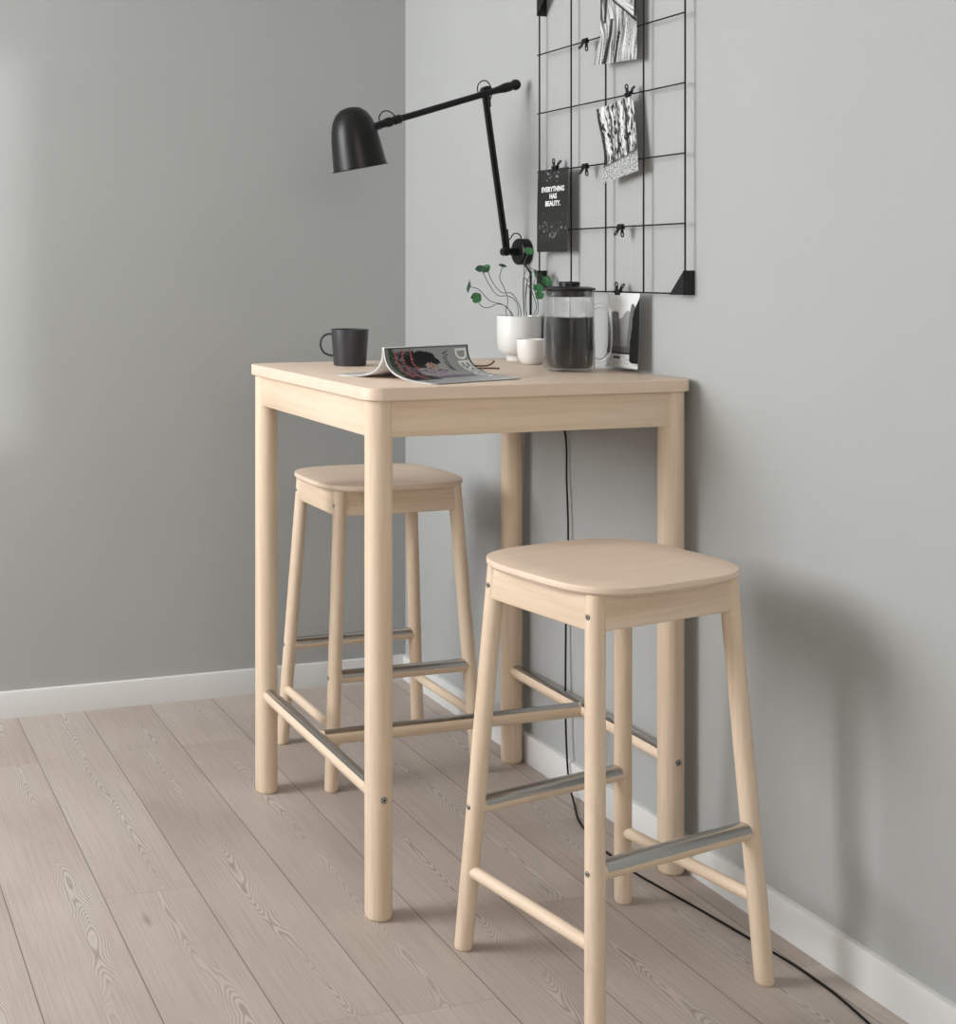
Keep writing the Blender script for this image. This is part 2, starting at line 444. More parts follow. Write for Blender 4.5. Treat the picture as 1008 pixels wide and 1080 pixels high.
for sx in (-1, 1):
    bm = bmesh.new(); cyl(bm, (sx*q, -q, zr), (sx*q, q, zr), rb, seg=36)
    fr = finish(bm, 'footrest', birch_y, table)
    bm = bmesh.new(); half_sleeve(bm, (sx*q, -q+RL-0.001, zr), (sx*q, q-RL+0.001, zr), rb, 0.0012, lo=44, hi=136)
    finish(bm, 'footrest_plate', steel, fr)['label'] = 'polished steel half sleeve on the footrest'
    for sy in (-1, 1): add_screw(table, (sx*q, sy*(q+RL), zr), (0, sy, 0), 0.0058)
bm = bmesh.new(); cyl(bm, (-q, 0, zr), (q, 0, zr), rb, seg=36)
fr = finish(bm, 'footrest', birch_x, table)
bm = bmesh.new(); half_sleeve(bm, (-q+rb, 0, zr), (q-rb, 0, zr), rb, 0.0012, lo=44, hi=136)
finish(bm, 'footrest_plate', steel, fr)['label'] = 'polished steel half sleeve on the footrest'

# ------------------------------------------------------------------ bar stools
FX, FY, TX, TY, ZT, RS = 0.2013, 0.1759, 0.1598, 0.1321, 0.70, 0.0174
SA, SB, SN, HS, ST = 0.2003, 0.1845, 3.53, 0.7448, 0.0155
def lp(sx, sy, z, dx=0, dy=0):
    k = z/ZT
    return Vector((sx*(FX+(TX-FX)*k)+dx, sy*(FY+(TY-FY)*k)+dy, z))
def make_stool(label, loc, rz):
    t = thing('bar_stool', label, 'stool', loc, rz, 'birch bar stools at the table')
    zt = HS-ST
    # seat
    bm = bmesh.new(); rows = []
    for ins, z in ((0.005, zt), (0.0035, zt+0.0005), (0.0, zt+0.005), (0.0, HS-0.0025), (0.0008, HS-0.0008), (0.003, HS), (0.06, HS-0.0012), (0.12, HS-0.0022)):
        row = []
        for k in range(128):
            a = 2*PI*k/128; c, s = math.cos(a), math.sin(a)
            x = math.copysign(abs(c)**(2/SN), c)*(SA-ins); y = math.copysign(abs(s)**(2/SN), s)*(SB-ins)
            row.append((x, y, z))
        rows.append(row)
    rings(bm, rows)
    finish(bm, 'seat', birch_top, t, 30)
    for sx, sy in LEGS:
        bm = bmesh.new(); rows = []
        for z, r in ((0, RS-0.003), (0.002, RS-0.001), (0.006, RS), (0.25, RS), (zt, RS)):
            c = lp(sx, sy, z); rows.append([c+Vector((r*math.cos(2*PI*k/32), r*math.sin(2*PI*k/32), 0)) for k in range(32)])
        rings(bm, rows); finish(bm, 'leg', birch_z, t)
    zb = 0.667
    w = 0.018
    for s in (-1, 1):     # aprons along x (front / rear)
        bm = bmesh.new(); e = RS-0.003
        p = []
        for z in (zb, zt):
            p += [lp(-1, s, z, 0, s*e), lp(1, s, z, 0, s*e), lp(1, s, z, 0, s*(e-w)), lp(-1, s, z, 0, s*(e-w))]
        hexa(bm, p, 0.0035, 3); finish(bm, 'apron', birch_x, t)
        bm = bmesh.new(); p = []
        for z in (zb, zt):
            p += [lp(s, -1, z, s*e, 0), lp(s, 1, z, s*e, 0), lp(s, 1, z, s*(e-w), 0), lp(s, -1, z, s*(e-w), 0)]
        hexa(bm, p, 0.0035, 3); finish(bm, 'apron', birch_y, t)
        # steel-capped footrests run along x
        zf = 0.272; rf = 0.0158
        a, b = lp(-1, s, zf), lp(1, s, zf)
        bm = bmesh.new(); cyl(bm, a, b, rf, seg=32); f = finish(bm, 'footrest', birch_x, t)
        bm = bmesh.new(); g = Vector((RS-0.002, 0, 0)); half_sleeve(bm, a+g, b-g, rf, 0.0012)
        finish(bm, 'footrest_plate', steel, f)['label'] = 'polished steel half sleeve on the footrest'
        # plain stretchers run along y
        zs = 0.150
        bm = bmesh.new(); cyl(bm, lp(s, -1, zs), lp(s, 1, zs), 0.0118, seg=28); finish(bm, 'stretcher', birch_y, t)
    for sx, sy in LEGS:
        for z in (0.272, 0.692):
            add_screw(t, lp(sx, sy, z, sx*RS*0.998, 0), (sx, 0, 0.0), 0.0042)
    return t
stool = make_stool('nearer birch bar stool with steel-topped footrests, standing in front of the table', (-0.3875, -0.2628, 0), 0.1793)
far_stool = copy_tree(stool)
far_stool.location = (-0.3666, 0.8423, 0); far_stool.rotation_euler = (0, 0, 0.0034)
far_stool['label'] = 'farther birch bar stool, seen between the table legs near the corner'

# ------------------------------------------------------------------ wire grid on the wall
XG = -0.022
GY = [0.0154+0.14825*i for i in range(5)]
GZ = [1.2310+0.1490*i for i in range(6)]
grid = thing('wire_grid_organizer', 'black wire grid mounted on the right wall above the table', 'memo board', (XG, GY[0], GZ[0]))
def gl(x, y, z): return (x-XG, y-GY[0], z-GZ[0])
for y in GY:
    bm = bmesh.new(); cyl(bm, gl(XG, y, GZ[0]-0.002), gl(XG, y, GZ[-1]+0.002), 0.0020, seg=10); finish(bm, 'vertical_wire', black_wire, grid)
for z in GZ:
    bm = bmesh.new(); cyl(bm, gl(XG-0.0035, GY[0]-0.003, z), gl(XG-0.0035, GY[-1]+0.003, z), 0.0017, seg=10); finish(bm, 'horizontal_wire', black_wire, grid)
for iy, iz in ((0, 0), (4, 0), (0, 5), (4, 5)):
    sy = 1 if iy == 0 else -1; sz = 1 if iz == 0 else -1
    y, z = GY[iy]-sy*0.003, GZ[iz]-sz*0.003
    bm = bmesh.new()
    tri = [(0, 0), (0.050, 0), (0, 0.052)]
    prism(bm, tri, lambda p: gl(XG-0.006, y+sy*p[0], z+sz*p[1]), lambda p: gl(XG-0.0042, y+sy*p[0], z+sz*p[1]))
    prism(bm, [(XG-0.005, 0), (-0.0005, 0), (-0.0005, 0.052), (XG-0.005, 0.052)],
          lambda p: gl(p[0], y, z+sz*p[1]), lambda p: gl(p[0], y+sy*0.0016, z+sz*p[1]))
    br = finish(bm, 'corner_bracket', black_plastic, grid, 20)
    bm = bmesh.new()
    M = frame_to(gl(XG*0.45, y, z+sz*0.033), gl(XG*0.45, y-sy*1, z+sz*0.033))
    lathe(bm, [(0.0032, -0.0005), (0.0032, 0.0008), (0.0018, 0.0012)], 16, M)
    finish(bm, 'bracket_screw', black_metal, br)

# clips
def make_clip(loc, up, label, group, tilt=0.0):
    t = thing('bulldog_clip', label, 'clip', loc, 0, group)
    bm = bmesh.new()
    w = 0.0105
    # trapezoid body in the x-z plane, jaws towards -z
    poly = [(-0.0016, -0.006), (0.0016, -0.006), (0.0052, 0.004), (0.0040, 0.0055), (-0.0040, 0.0055), (-0.0052, 0.004)]
    prism(bm, poly, lambda p: (p[0], -w, p[1]), lambda p: (p[0], w, p[1]))
    finish(bm, 'clip_body', black_metal, t, 20)
    for s, ang in ((-1, 4), (1, 36)):
        a = math.radians(ang)*s; d = Vector((math.sin(a), 0, math.cos(a)))
        base = Vector((s*0.0035, 0, 0.003))
        pts = []
        for v, u in ((0.0040, 0), (0.0034, 0.007), (0.0048, 0.0135), (0.0042, 0.018), (0, 0.0202), (-0.0042, 0.018), (-0.0048, 0.0135), (-0.0034, 0.007), (-0.0040, 0)):
            pts.append(base+d*u+Vector((0, v, 0)))
        bm = bmesh.new(); tube(bm, catmull(pts, 5), 0.0015, 8)
        # solid lower web of the handle
        nrm = Vector((d.z, 0, -d.x))*0.0008
        pl = [(-0.004, 0), (0.004, 0), (0.0034, 0.007), (0.0042, 0.0125), (-0.0042, 0.0125), (-0.0034, 0.007)]
        prism(bm, pl, lambda p: base+d*p[1]+Vector((0, p[0], 0))-nrm, lambda p: base+d*p[1]+Vector((0, p[0], 0))+nrm)
        finish(bm, 'clip_handle', black_metal, t)
    t.rotation_euler = (tilt, 0 if up else PI, 0)
    return t
CX = XG-0.008
make_clip((CX, 0.2083, 1.6770), True, 'small black clip holding the middle black-and-white photo on the wire grid', 'black clips on the wire grid', -0.12)
make_clip((CX, 0.5200, 1.5335), True, 'small black clip holding the dark lettered card on the wire grid', 'black clips on the wire grid')
make_clip((CX, 0.2500, 1.2300), True, 'small black clip on the bottom grid wire, holding the misty landscape photo', 'black clips on the wire grid')
make_clip((CX, 0.3870, 1.8270), False, 'empty black clip hanging from the wire beside the topmost photo', 'black clips on the wire grid')
make_clip((CX, 0.3860, 1.5290), False, 'empty black clip hanging from the wire between lettered card and middle photo', 'black clips on the wire grid')
make_clip((CX, 0.2400, 1.3800), False, 'empty black clip hanging on the grid above the coffee press, below the middle photo', 'black clips on the wire grid')
make_clip((CX, 0.2520, 1.9730), True, 'small black clip at the top edge of the topmost photo', 'black clips on the wire grid')

# ------------------------------------------------------------------ prints
def fbm(x, y, z=0, o=3):
    return noise.fractal(Vector((x, y, z)), 0.6, 2.0, o)
def sm(a, b, x):
    t = min(1, max(0, (x-a)/(b-a))); return t*t*(3-2*t)
def grey(v): v = min(1, max(0, v)); return (v*0.98, v, v*0.99)

# dark card with lettering
XP = -0.0305
def S_card(u, v):   # u: left (far, +y) -> right, v: bottom -> top
    y = 0.5985-u*0.1415; z = 1.3265+v*0.2060
    return (XP-0.004*math.sin(PI*v)*0.4-0.003*(1-v)**2-0.0015*math.cos(u*5), y, z)
rs = random.Random(3)
spots = [(rs.gauss(cx, 0.07), rs.gauss(cy, 0.05), rs.random()) for cx, cy in ((0.2, 0.30), (0.8, 0.32), (0.5, 0.22), (0.35, 0.9), (0.6, 0.87)) for _ in range(12)]
def C_card(u, v):
    n = fbm(u*14, v*20, 2)
    c = 0.022+0.006*n
    f = fbm(u*40, v*55, 5)
    env = math.exp(-((u-0.45)**2/0.12+(v-0.27)**2/0.012))+0.5*math.exp(-((v-0.93)**2/0.003))
    if f > 0.42: c += 0.22*env*(f-0.42)*3
    for a, b, s in spots:
        d = (u-a)**2+((v-b)*1.45)**2
        if d < 0.00022*(0.5+s): c += 0.20*s
    return grey(c)
card = sheet('lettered_card', S_card, C_card, 90, 130, 0.0005, print_mat('dark_card_print', 0.55))
tag(card, 'dark card reading EVERYTHING HAS BEAUTY, clipped to the left of the wire grid', 'card')
def card_xf(zc):
    def f(x, y, z):
        u = 0.5+x/0.1415; v = (zc+y-1.3265)/0.2060
        p = Vector(S_card(u, v)); return (p.x-0.0002-z, p.y, p.z)
    return f
for body, zc in (('EVERYTHING', 1.4765), ('HAS', 1.4590), ('BEAUTY.', 1.4410)):
    bm = text_mesh(body, 0.0175, 0.00012, card_xf(zc), bold=0.0006, sx=1.0, spacing=1.0)
    finish(bm, 'lettering', white_ink, card, 20)['label'] = 'white capital lettering'

def con(c):
    g = c[1]; g = 0.72*sm(0.06, 0.80, g)+0.012; return grey(g)
# topmost photo: tangled roots, bleached
def S_p1(u, v):
    yl = 0.322+0.010*max(0, 0.35-v)*2; y = yl+(0.1790-yl)*u
    z = 1.7560+v*0.215-0.004*u+0.003*(1-u)*(1-v)
    x = -0.0295-0.016*max(0, (0.30-v))/0.30*(1-u)**2-0.006*(1-v)*math.sin(PI*u)
    return (x, y, z)
def C_p1(u, v):
    return con(C_p1a(u, v))
def C_p1a(u, v):
    s = 0.45*fbm(u*1.5, v*1.6, 1, 2)
    fan = (u-0.62)*(1.0+1.1*(1-v))+0.28*s+0.32*(1-v)*(u-0.5)
    a = fbm(fan*34, v*2.2, 3, 3); b = fbm(fan*11, v*1.6, 8, 2)
    c = 0.50+0.36*a+0.30*b
    k = u*0.5+v*1.1+0.12*s
    if abs(k-1.02) < 0.07: c = 0.62+0.25*fbm(k*60, u*3, 4)
    if abs(k-0.94) < 0.018: c *= 0.3
    for cc, w, vt in ((0.30, 0.055, 0.48), (0.55, 0.03, 0.33), (0.10, 0.04, 0.9)):
        d = abs(u-cc-0.15*(v-0.2)+0.04*s)
        if d < w and v < vt and (vt < 0.6 or v > 0.45): c *= 0.22+0.5*(d/w)
    if u > 0.93 and v > 0.42+0.1*a: c = 0.03
    if u < 0.05 and v > 0.5: c *= 0.25
    return grey(max(0.02, c)**1.4*1.05)
p1 = sheet('picture_print', S_p1, C_p1, 110, 165, 0.0004, print_mat('fibre_photo_print', 0.4))
tag(p1, 'topmost black-and-white photo of tangled pale fibres, clipped to the wire grid', 'photo')

# middle photo: weathered trunks over a pale bank, corner drooping
def S_p2(u, v):
    a = math.radians(9.0); du, dv = (u-0.5)*0.131, (v-0.5)*0.176
    y = 0.2440-du*math.cos(a)+dv*math.sin(a); z = 1.5790+du*math.sin(a)+dv*math.cos(a)
    curl = sm(0.5, 0.0, u)*sm(0.4, 1.0, v)
    x = -0.0305-0.010*curl-0.009*sm(0.4, 0, v)*(0.4+0.6*(1-u))
    return (x, y, z)
def C_p2(u, v):
    return con(C_p2a(u, v))
def C_p2a(u, v):
    w = 0.03*fbm(u*4, v*3, 1, 3)
    if v < 0.24+0.05*u+w*0.6:
        n = fbm(u*26, v*60+u*12, 2, 3)
        return grey(0.42+0.34*n-0.25*sm(0.06, 0.0, 0.24+0.05*u-v))
    c = 0.50+0.30*fbm((u+w)*22, v*4.0, 5, 3)+0.34*fbm(u*34, v*14, 9, 3)
    for cc, ww, d in ((0.03, 0.05, 0.03), (0.16, 0.035, 0.9), (0.30, 0.018, 0.08), (0.50, 0.02, 0.06), (0.62, 0.04, 0.85), (0.74, 0.03, 0.05), (0.86, 0.03, 0.8)):
        t = abs(u+w*1.3-cc)
        if t < ww: c = c*0.35+d*0.65
    if fbm(u*11, v*9, 13, 2) > 0.38: c *= 0.25
    e = sm(0.42, 0.26, v)*(0.5+fbm(u*9, v*6, 3, 2))
    c *= 1-0.85*min(1, max(0, e))
    return grey(max(0.02, c)**1.3)
p2 = sheet('picture_print', S_p2, C_p2, 100, 140, 0.0004, print_mat('trunks_photo_print', 0.4))
tag(p2, 'middle black-and-white photo of weathered trunks, hanging tilted with a drooping corner', 'photo')

# lowest photo: misty ridges over water
def S_p3(u, v):
    y = 0.2870-u*0.1215; z = 1.0600+v*0.1690
    return (-0.0305-0.006*(1-v)**2-0.001*math.sin(u*3), y, z)
def C_p3(u, v):
    n = 0.015*fbm(u*20, 1, 2); n2 = 0.03*fbm(3, v*16, 5)
    c = 0.72+0.04*fbm(u*4, v*4, 1)
    if v > 0.18:
        mid = 0.66+0.10*sm(0.42, 0.62, u)+n
        if v < mid and u > 0.34: c = 0.30-0.10*sm(0.55, 0.2, v)
        dip = 0.13*sm(0.75, 0.35, v)         # valley between the near ridges closes downwards
        if u < 0.40+dip+n2 and v < 0.75-14*max(0, abs(u-0.23)-0.07)**2-2.0*max(0, abs(u-0.23)-0.13)+n: c = 0.15
        if u > 0.64-dip+n2 and v < 0.86-6*(u-0.78)**2*(4 if u < 0.78 else 1)+n: c = 0.13
        if v < 0.28+n: c = min(c, 0.09)
        if v < 0.205: c = 0.012
    else:
        c = 0.55+0.15*fbm(u*5, v*60, 4)
        if abs(v-0.13) < 0.014 and 0.22 < u < 0.44: c = 0.03
    edge = 0.73+0.06*sm(0.35, 0.6, v)+0.22*sm(0.6, 1.0, v)**1.6
    if u > edge+n2*0.7 and v > 0.07+0.35*max(0, 0.80-u): c = 0.010
    return grey(c)
p3 = sheet('picture_print', S_p3, C_p3, 90, 125, 0.0004, print_mat('ridge_photo_print', 0.4))
tag(p3, 'lowest photo, misty ridges above water, hanging behind the glass coffee press', 'photo')

# ------------------------------------------------------------------ wall lamp
lx, ly, lz = -0.03, 0.710, 1.3292
lamp = thing('swing_arm_lamp', 'black swing-arm wall lamp with a dome shade reaching over the table', 'lamp', (0, ly, lz))
def LL(x, z, y=0.0): return Vector((x, y, z-lz))
bm = bmesh.new()
M = frame_to(LL(-0.0005, lz), LL(-1, lz))
lathe(bm, [(0.0345, 0), (0.0345, 0.024), (0.0335, 0.0265), (0.031, 0.028)], 56, M)
finish(bm, 'wall_mount', black_metal, lamp, 30)
bm = bmesh.new()
cyl(bm, LL(-0.027, lz), LL(-0.046, lz), 0.0105, seg=24); cyl(bm, LL(-0.044, lz), LL(-0.060, lz), 0.0075, seg=24)
lathe(bm, [(0.009, -0.011), (0.0112, -0.009), (0.0112, 0.009), (0.009, 0.011)], 28, frame_to(LL(-0.0625, lz), LL(-0.0625, lz, 1)))
finish(bm, 'hinge', black_metal, lamp)
lo, hi = LL(-0.0605, 1.3370), LL(-0.1220, 1.7380)
bm = bmesh.new()
d = (hi-lo).normalized(); s = Vector((d.z, 0, -d.x))
for k in (-1, 1): cyl(bm, lo+s*0.0046*k, hi+s*0.0046*k, 0.0046, seg=16)
cyl(bm, lo+s*0.005, lo+d*0.05+s*0.008, 0.0058, 0.0052, seg=16)
cyl(bm, lo+d*0.37+s*0.0075, hi+s*0.0075, 0.0052, 0.0062, seg=16)
finish(bm, 'lower_arm', black_metal, lamp)
bm = bmesh.new()
lathe(bm, [(0.011, -0.012), (0.014, -0.010), (0.014, 0.008), (0.011, 0.010)], 28, frame_to(LL(-0.119, 1.7435), LL(-0.119, 1.7435, 1)))
finish(bm, 'elbow_joint', black_metal, lamp)
e1, e2 = LL(-0.0400, 1.7630, -0.012), LL(-0.3740, 1.6615, -0.012)
d2 = (e2-e1).normalized()
bm = bmesh.new()
cyl(bm, e1+d2*0.02, e2, 0.0085, seg=20)
lathe(bm, [(0.0085, 0), (0.0125, 0.012), (0.0125, 0.028), (0.0095, 0.045), (0.0085, 0.06)], 24, frame_to(e1+d2*0.006, e1+d2*1))
n = 12
lathe(bm, [(0.0145*math.sin(PI*k/n), -0.0145*math.cos(PI*k/n)) for k in range(n+1)], 24, frame_to(e1, e1+d2))
finish(bm, 'upper_arm', black_metal, lamp)
bm = bmesh.new(); j1 = e2
cyl(bm, j1-d2*0.008, j1+d2*0.012, 0.0115, seg=20, bev=0.001); cyl(bm, j1+d2*0.012, j1+d2*0.050, 0.0098, seg=20, bev=0.001)
lathe(bm, [(0.010, -0.012), (0.0122, -0.010), (0.0122, 0.010), (0.010, 0.012)], 24, frame_to(j1+d2*0.028, j1+d2*0.028+Vector((0, 1, 0))))
cyl(bm, j1+d2*0.040, LL(-0.442, 1.6385, -0.010), 0.0100, seg=20)
finish(bm, 'shade_joint', black_metal, lamp)
def loop_tube(pts, name='lamp_cable'):
    bm = bmesh.new(); tube(bm, catmull(pts, 8), 0.0016, 8); finish(bm, name, black_rubber, lamp)
loop_tube([LL(-0.420, 1.650, -0.008), LL(-0.423, 1.667, -0.008), LL(-0.412, 1.681, -0.008), LL(-0.396, 1.682, -0.008), LL(-0.381, 1.672, -0.008), LL(-0.377, 1.662, -0.008)])
loop_tube([LL(-0.146, 1.738, -0.008), LL(-0.148, 1.755, -0.01), LL(-0.138, 1.768, -0.01), LL(-0.120, 1.770, -0.006), LL(-0.103, 1.757, 0.004), LL(-0.097, 1.742, 0.008), LL(-0.102, 1.727, 0.006), LL(-0.108, 1.718, 0.002)])
loop_tube([LL(-0.054, 1.358), LL(-0.046, 1.366), LL(-0.038, 1.376), LL(-0.026, 1.3765), LL(-0.018, 1.370), LL(-0.016, 1.360)])
# shade
ax = Vector((-0.187, 0.0, 0.982)).normalized()
rc_ = LL(-0.4729, 1.5370, -0.004)
M = frame_to(rc_, rc_+ax)
prof = [(0.0715, -0.001), (0.0715, 0.0008), (0.0675, 0.002), (0.0668, 0.010), (0.0650, 0.030), (0.0625, 0.055), (0.0595, 0.080), (0.0560, 0.100), (0.0500, 0.120), (0.0400, 0.138), (0.0260, 0.1495), (0.012, 0.1535), (0.0002, 0.1545)]
inner = [(r-0.0012 if r > 0.002 else 0.0002, z-0.0012) for r, z in prof[::-1][:-2]]
bm = bmesh.new(); lathe(bm, prof+inner+[(0.0703, -0.001)], 72, M, True, False)
shade = finish(bm, 'lamp_shade', black_metal, lamp, 30)
bm = bmesh.new()
n = 14; lathe(bm, [(0.022*math.sin(PI*k/n), 0.060-0.022*math.cos(PI*k/n)) for k in range(n-2)]+[(0.012, 0.085), (0.012, 0.100)], 24, M)
finish(bm, 'bulb', lamp_glow, lamp)
bm = bmesh.new(); cyl(bm, rc_+ax*0.098, rc_+ax*0.150, 0.015, seg=24); finish(bm, 'bulb_socket', black_plastic, lamp)
# its cord: down the wall, behind the table, over the floor
cp = [(-0.012, 0.705, 1.300), (-0.010, 0.697, 1.291), (-0.006, 0.688, 1.279), (-0.0035, 0.685, 1.262), (-0.0035, 0.685, 1.15), (-0.0035, 0.675, 1.03), (-0.0035, 0.59, 0.95), (-0.006, 0.515, 0.88),
      (-0.010, 0.500, 0.76), (-0.012, 0.490, 0.62), (-0.012, 0.500, 0.42), (-0.018, 0.492, 0.20), (-0.020, 0.482, 0.085), (-0.026, 0.462, 0.030), (-0.045, 0.410, 0.0045), (-0.090, 0.315, 0.0026),
      (-0.118, 0.200, 0.0026), (-0.1245, 0.120, 0.0026), (-0.1234, 0.039, 0.0026), (-0.0965, -0.138, 0.0026), (-0.0805, -0.263, 0.0026), (-0.069, -0.360, 0.0026), (-0.0675, -0.446, 0.0026), (-0.0735, -0.51, 0.0026), (-0.092, -0.62, 0.0026), (-0.13, -0.80, 0.0026), (-0.16, -1.1, 0.0026)]
bm = bmesh.new(); tube(bm, catmull(cp, 10), 0.0024, 8)
tag(finish(bm, 'power_cord', black_rubber), 'thin black cord running from the wall lamp down behind the table and along the floor', 'cord')

# ------------------------------------------------------------------ on the table: mug
ZT0 = H
mug = thing('mug', 'charcoal grey mug with a slim round handle, left rear on the table', 'mug', (-0.5438, 0.6034, ZT0))
bm = bmesh.new()
lathe(bm, [(0.0365, 0), (0.0385, 0.0008), (0.0395, 0.004), (0.0425, 0.045), (0.0453, 0.0865), (0.0452, 0.0878), (0.0442, 0.0882), (0.0434, 0.0872), (0.0405, 0.045), (0.0378, 0.008), (0.034, 0.0045), (0.0002, 0.004)], 64)
finish(bm, 'mug_body', mug_m, mug, 40)
hd = Vector((-0.954, 0.30, 0))
pts = [hd*0.0425+Vector((0, 0, 0.0755)), hd*0.052+Vector((0, 0, 0.0765)), hd*0.064+Vector((0, 0, 0.071)), hd*0.0705+Vector((0, 0, 0.058)), hd*0.0700+Vector((0, 0, 0.044)), hd*0.062+Vector((0, 0, 0.031)), hd*0.050+Vector((0, 0, 0.0255)), hd*0.0395+Vector((0, 0, 0.024))]
bm = bmesh.new(); tube(bm, catmull(pts, 6), 0.0026, 12); finish(bm, 'handle', mug_m, mug)

# ------------------------------------------------------------------ magazine, tented face down
d_ = Vector((0.949, 0.314, 0)).normalized(); n_ = Vector((-0.314, 0.949, 0)).normalized()
mo = Vector((-0.6415, 0.1880, ZT0))          # below the near end of the ridge
mag = thing('magazine', 'open magazine lying face down like a tent at the front of the table', 'magazine', mo)
RH = 0.0655; LEN = 0.248
def half_profile(side, reach, h0=RH, drop=0.45, n=48):
    """one half from the ridge to the free edge, evenly spaced along its length: (offset, height)"""
    P = [(0.0032, h0), (0.0032+0.018*reach, drop*h0*0.85), (0.0032+0.095*reach, 0.0), (reach, 0.0006)]
    raw = []
    for i in range(401):
        t = i/400; b = ((1-t)**3, 3*t*(1-t)**2, 3*t*t*(1-t), t**3)
        raw.append((sum(b[k]*P[k][0] for k in range(4)), sum(b[k]*P[k][1] for k in range(4))))
    cum = [0]
    for a, b in zip(raw, raw[1:]): cum.append(cum[-1]+math.hypot(b[0]-a[0], b[1]-a[1]))
    out = []; k = 0
    for i in range(n+1):
        s = cum[-1]*i/n
        while k < 399 and cum[k+1] < s: k += 1
        t = (s-cum[k])/(cum[k+1]-cum[k])
        out.append((-side*(raw[k][0]+(raw[k+1][0]-raw[k][0])*t), raw[k][1]+(raw[k+1][1]-raw[k][1])*t))
    return out, cum[-1]
def mag_surface(side, reach, lift, h0, drop=0.45):
    pr, arc = half_profile(side, reach, h0, drop); n = len(pr)-1
    def S(u, v):      # u along the ridge, v from ridge to the free edge
        f = v*n; i = min(n-1, int(f)); t = f-i
        o = pr[i][0]*(1-t)+pr[i+1][0]*t; z = pr[i][1]*(1-t)+pr[i+1][1]*t
        return d_*(u*LEN)+n_*o+Vector((0, 0, z+lift))
    return S
def C_cover(u, v):
    b = 0.33+0.02*fbm(u*3, v*3, 2); c = [b*0.96, b, b*0.99]
    if v < 0.012: return (0.03, 0.03, 0.03)
    n1 = fbm(u*28, v*26, 6)
    if u < 0.045: c = [0.16, 0.17, 0.16]
    elif u < 0.10: c = [0.02, 0.035, 0.02] if n1 < 0.25 else [0.06, 0.11, 0.06]
    elif u < 0.34 and v < 0.50:
        c = [0.02, 0.03, 0.03] if n1 < 0.10 else ([0.16, 0.16, 0.22] if n1 < 0.35 else [0.20, 0.17, 0.15])
        if v < 0.05: c = [0.24, 0.26, 0.25]
    # dark hair and face
    e = ((u-0.40)/0.20)**2+((v-0.17)/0.115)**2+0.3*fbm(u*7, v*9, 3)
    if e < 1.0: c = [0.008, 0.008, 0.009]
    f = ((u-0.49)/0.07)**2+((v-0.25)/0.055)**2
    if f < 1: c = [0.25, 0.12, 0.06] if fbm(u*40, v*40, 2) < 0.15 else [0.55, 0.48, 0.42]
    if 0.28 < u < 0.62 and 0.27 < v < 0.52 and f >= 1:
        n = fbm(u*14, v*20, 9); g = 0.30+0.25*n
        c = [g*1.04, g*0.92, g*1.04]
    if 0.50 < u < 0.62 and 0.315 < v < 0.35 and fbm(u*60, v*60, 3) > -0.15: c = [0.02, 0.02, 0.025]
    if 0.30 < u < 0.80 and 0.50 < v < 0.62: c = [0.14, 0.11, 0.17]
    if u < 0.34 and v > 0.46: c = [0.03, 0.03, 0.03]
    if v > 0.66: g = 0.34+0.06*fbm(u*4, v*8, 1); c = [g, g, g*1.03]
    if u > 0.985: c = [0.03, 0.03, 0.03]
    return tuple(max(0, x) for x in c)
def C_back(u, v):
    g = 0.60+0.04*fbm(u*3, v*4, 1); return (g, g, g*0.99)
cov_m = print_mat('cover_print', 0.28)
RCH_R, RCH_L = 0.161, 0.163
cover_S = mag_surface(1, RCH_R, 0.0015, RH)
# the mesh normal must face up for both halves
front = sheet('front_cover', cover_S, C_cover, 150, 90, -0.0004, cov_m, mag)
back_S = mag_surface(-1, RCH_L, 0.0015, RH-0.001)
back = sheet('back_cover', back_S, C_back, 40, 60, 0.0004, cov_m, mag)
# page blocks under each cover: two bundles a side, their edges showing at the near end
for side, reach in ((1, RCH_R), (-1, RCH_L)):
    for lay in (0, 1):
        pr, _ = half_profile(side, reach-0.006-0.012*lay, RH-0.002-0.004*lay, 0.45+0.10*lay)
        top, bot = [], []
        n = len(pr)-1
        for i, (o, z) in enumerate(pr):
            a = pr[max(i-1, 0)]; b = pr[min(i+1, n)]
            tx, tz = b[0]-a[0], b[1]-a[1]; l = math.hypot(tx, tz); nx, nz = -tz/l, tx/l
            if nz > 0: nx, nz = -nx, -nz
            off = 0.0016*lay      # the inner bundle hangs a little away
            th = 0.0015*(1-0.4*i/n)
            zz = z+0.0014-lay*0.0004
            top.append((o+nx*off, max(zz+nz*off, 0.0010))); bot.append((o+nx*(off+th), max(zz+nz*(off+th), 0.0001)))
        bm = bmesh.new(); poly = top+bot[::-1]; a0, a1 = d_*0.001, d_*(LEN-0.001)
        for k in range(n):
            q4 = [top[k], top[k+1], bot[k+1], bot[k]]
            rows4 = [[aa+n_*p[0]+Vector((0, 0, p[1])) for p in q4] for aa in (a0, a1)]
            A_ = [bm.verts.new(p) for p in rows4[0]]; B_ = [bm.verts.new(p) for p in rows4[1]]
            bm.faces.new(A_[::-1]); bm.faces.new(B_)
            bm.faces.new((A_[0], A_[1], B_[1], B_[0])); bm.faces.new((A_[2], A_[3], B_[3], B_[2]))
            if k == n-1: bm.faces.new((A_[1], A_[2], B_[2], B_[1]))
        bmesh.ops.remove_doubles(bm, verts=bm.verts, dist=1e-6)
        finish(bm, 'pages', page_m, mag, 30)
bm = bmesh.new()
arc = [(-0.0034*math.cos(PI*k/8), RH+0.0012+0.0016*math.sin(PI*k/8)) for k in range(9)]
poly = arc+[(0.0026, RH-0.0035), (-0.0026, RH-0.0035)]
prism(bm, poly, lambda p: n_*p[0]+Vector((0, 0, p[1])), lambda p: d_*LEN+n_*p[0]+Vector((0, 0, p[1])))
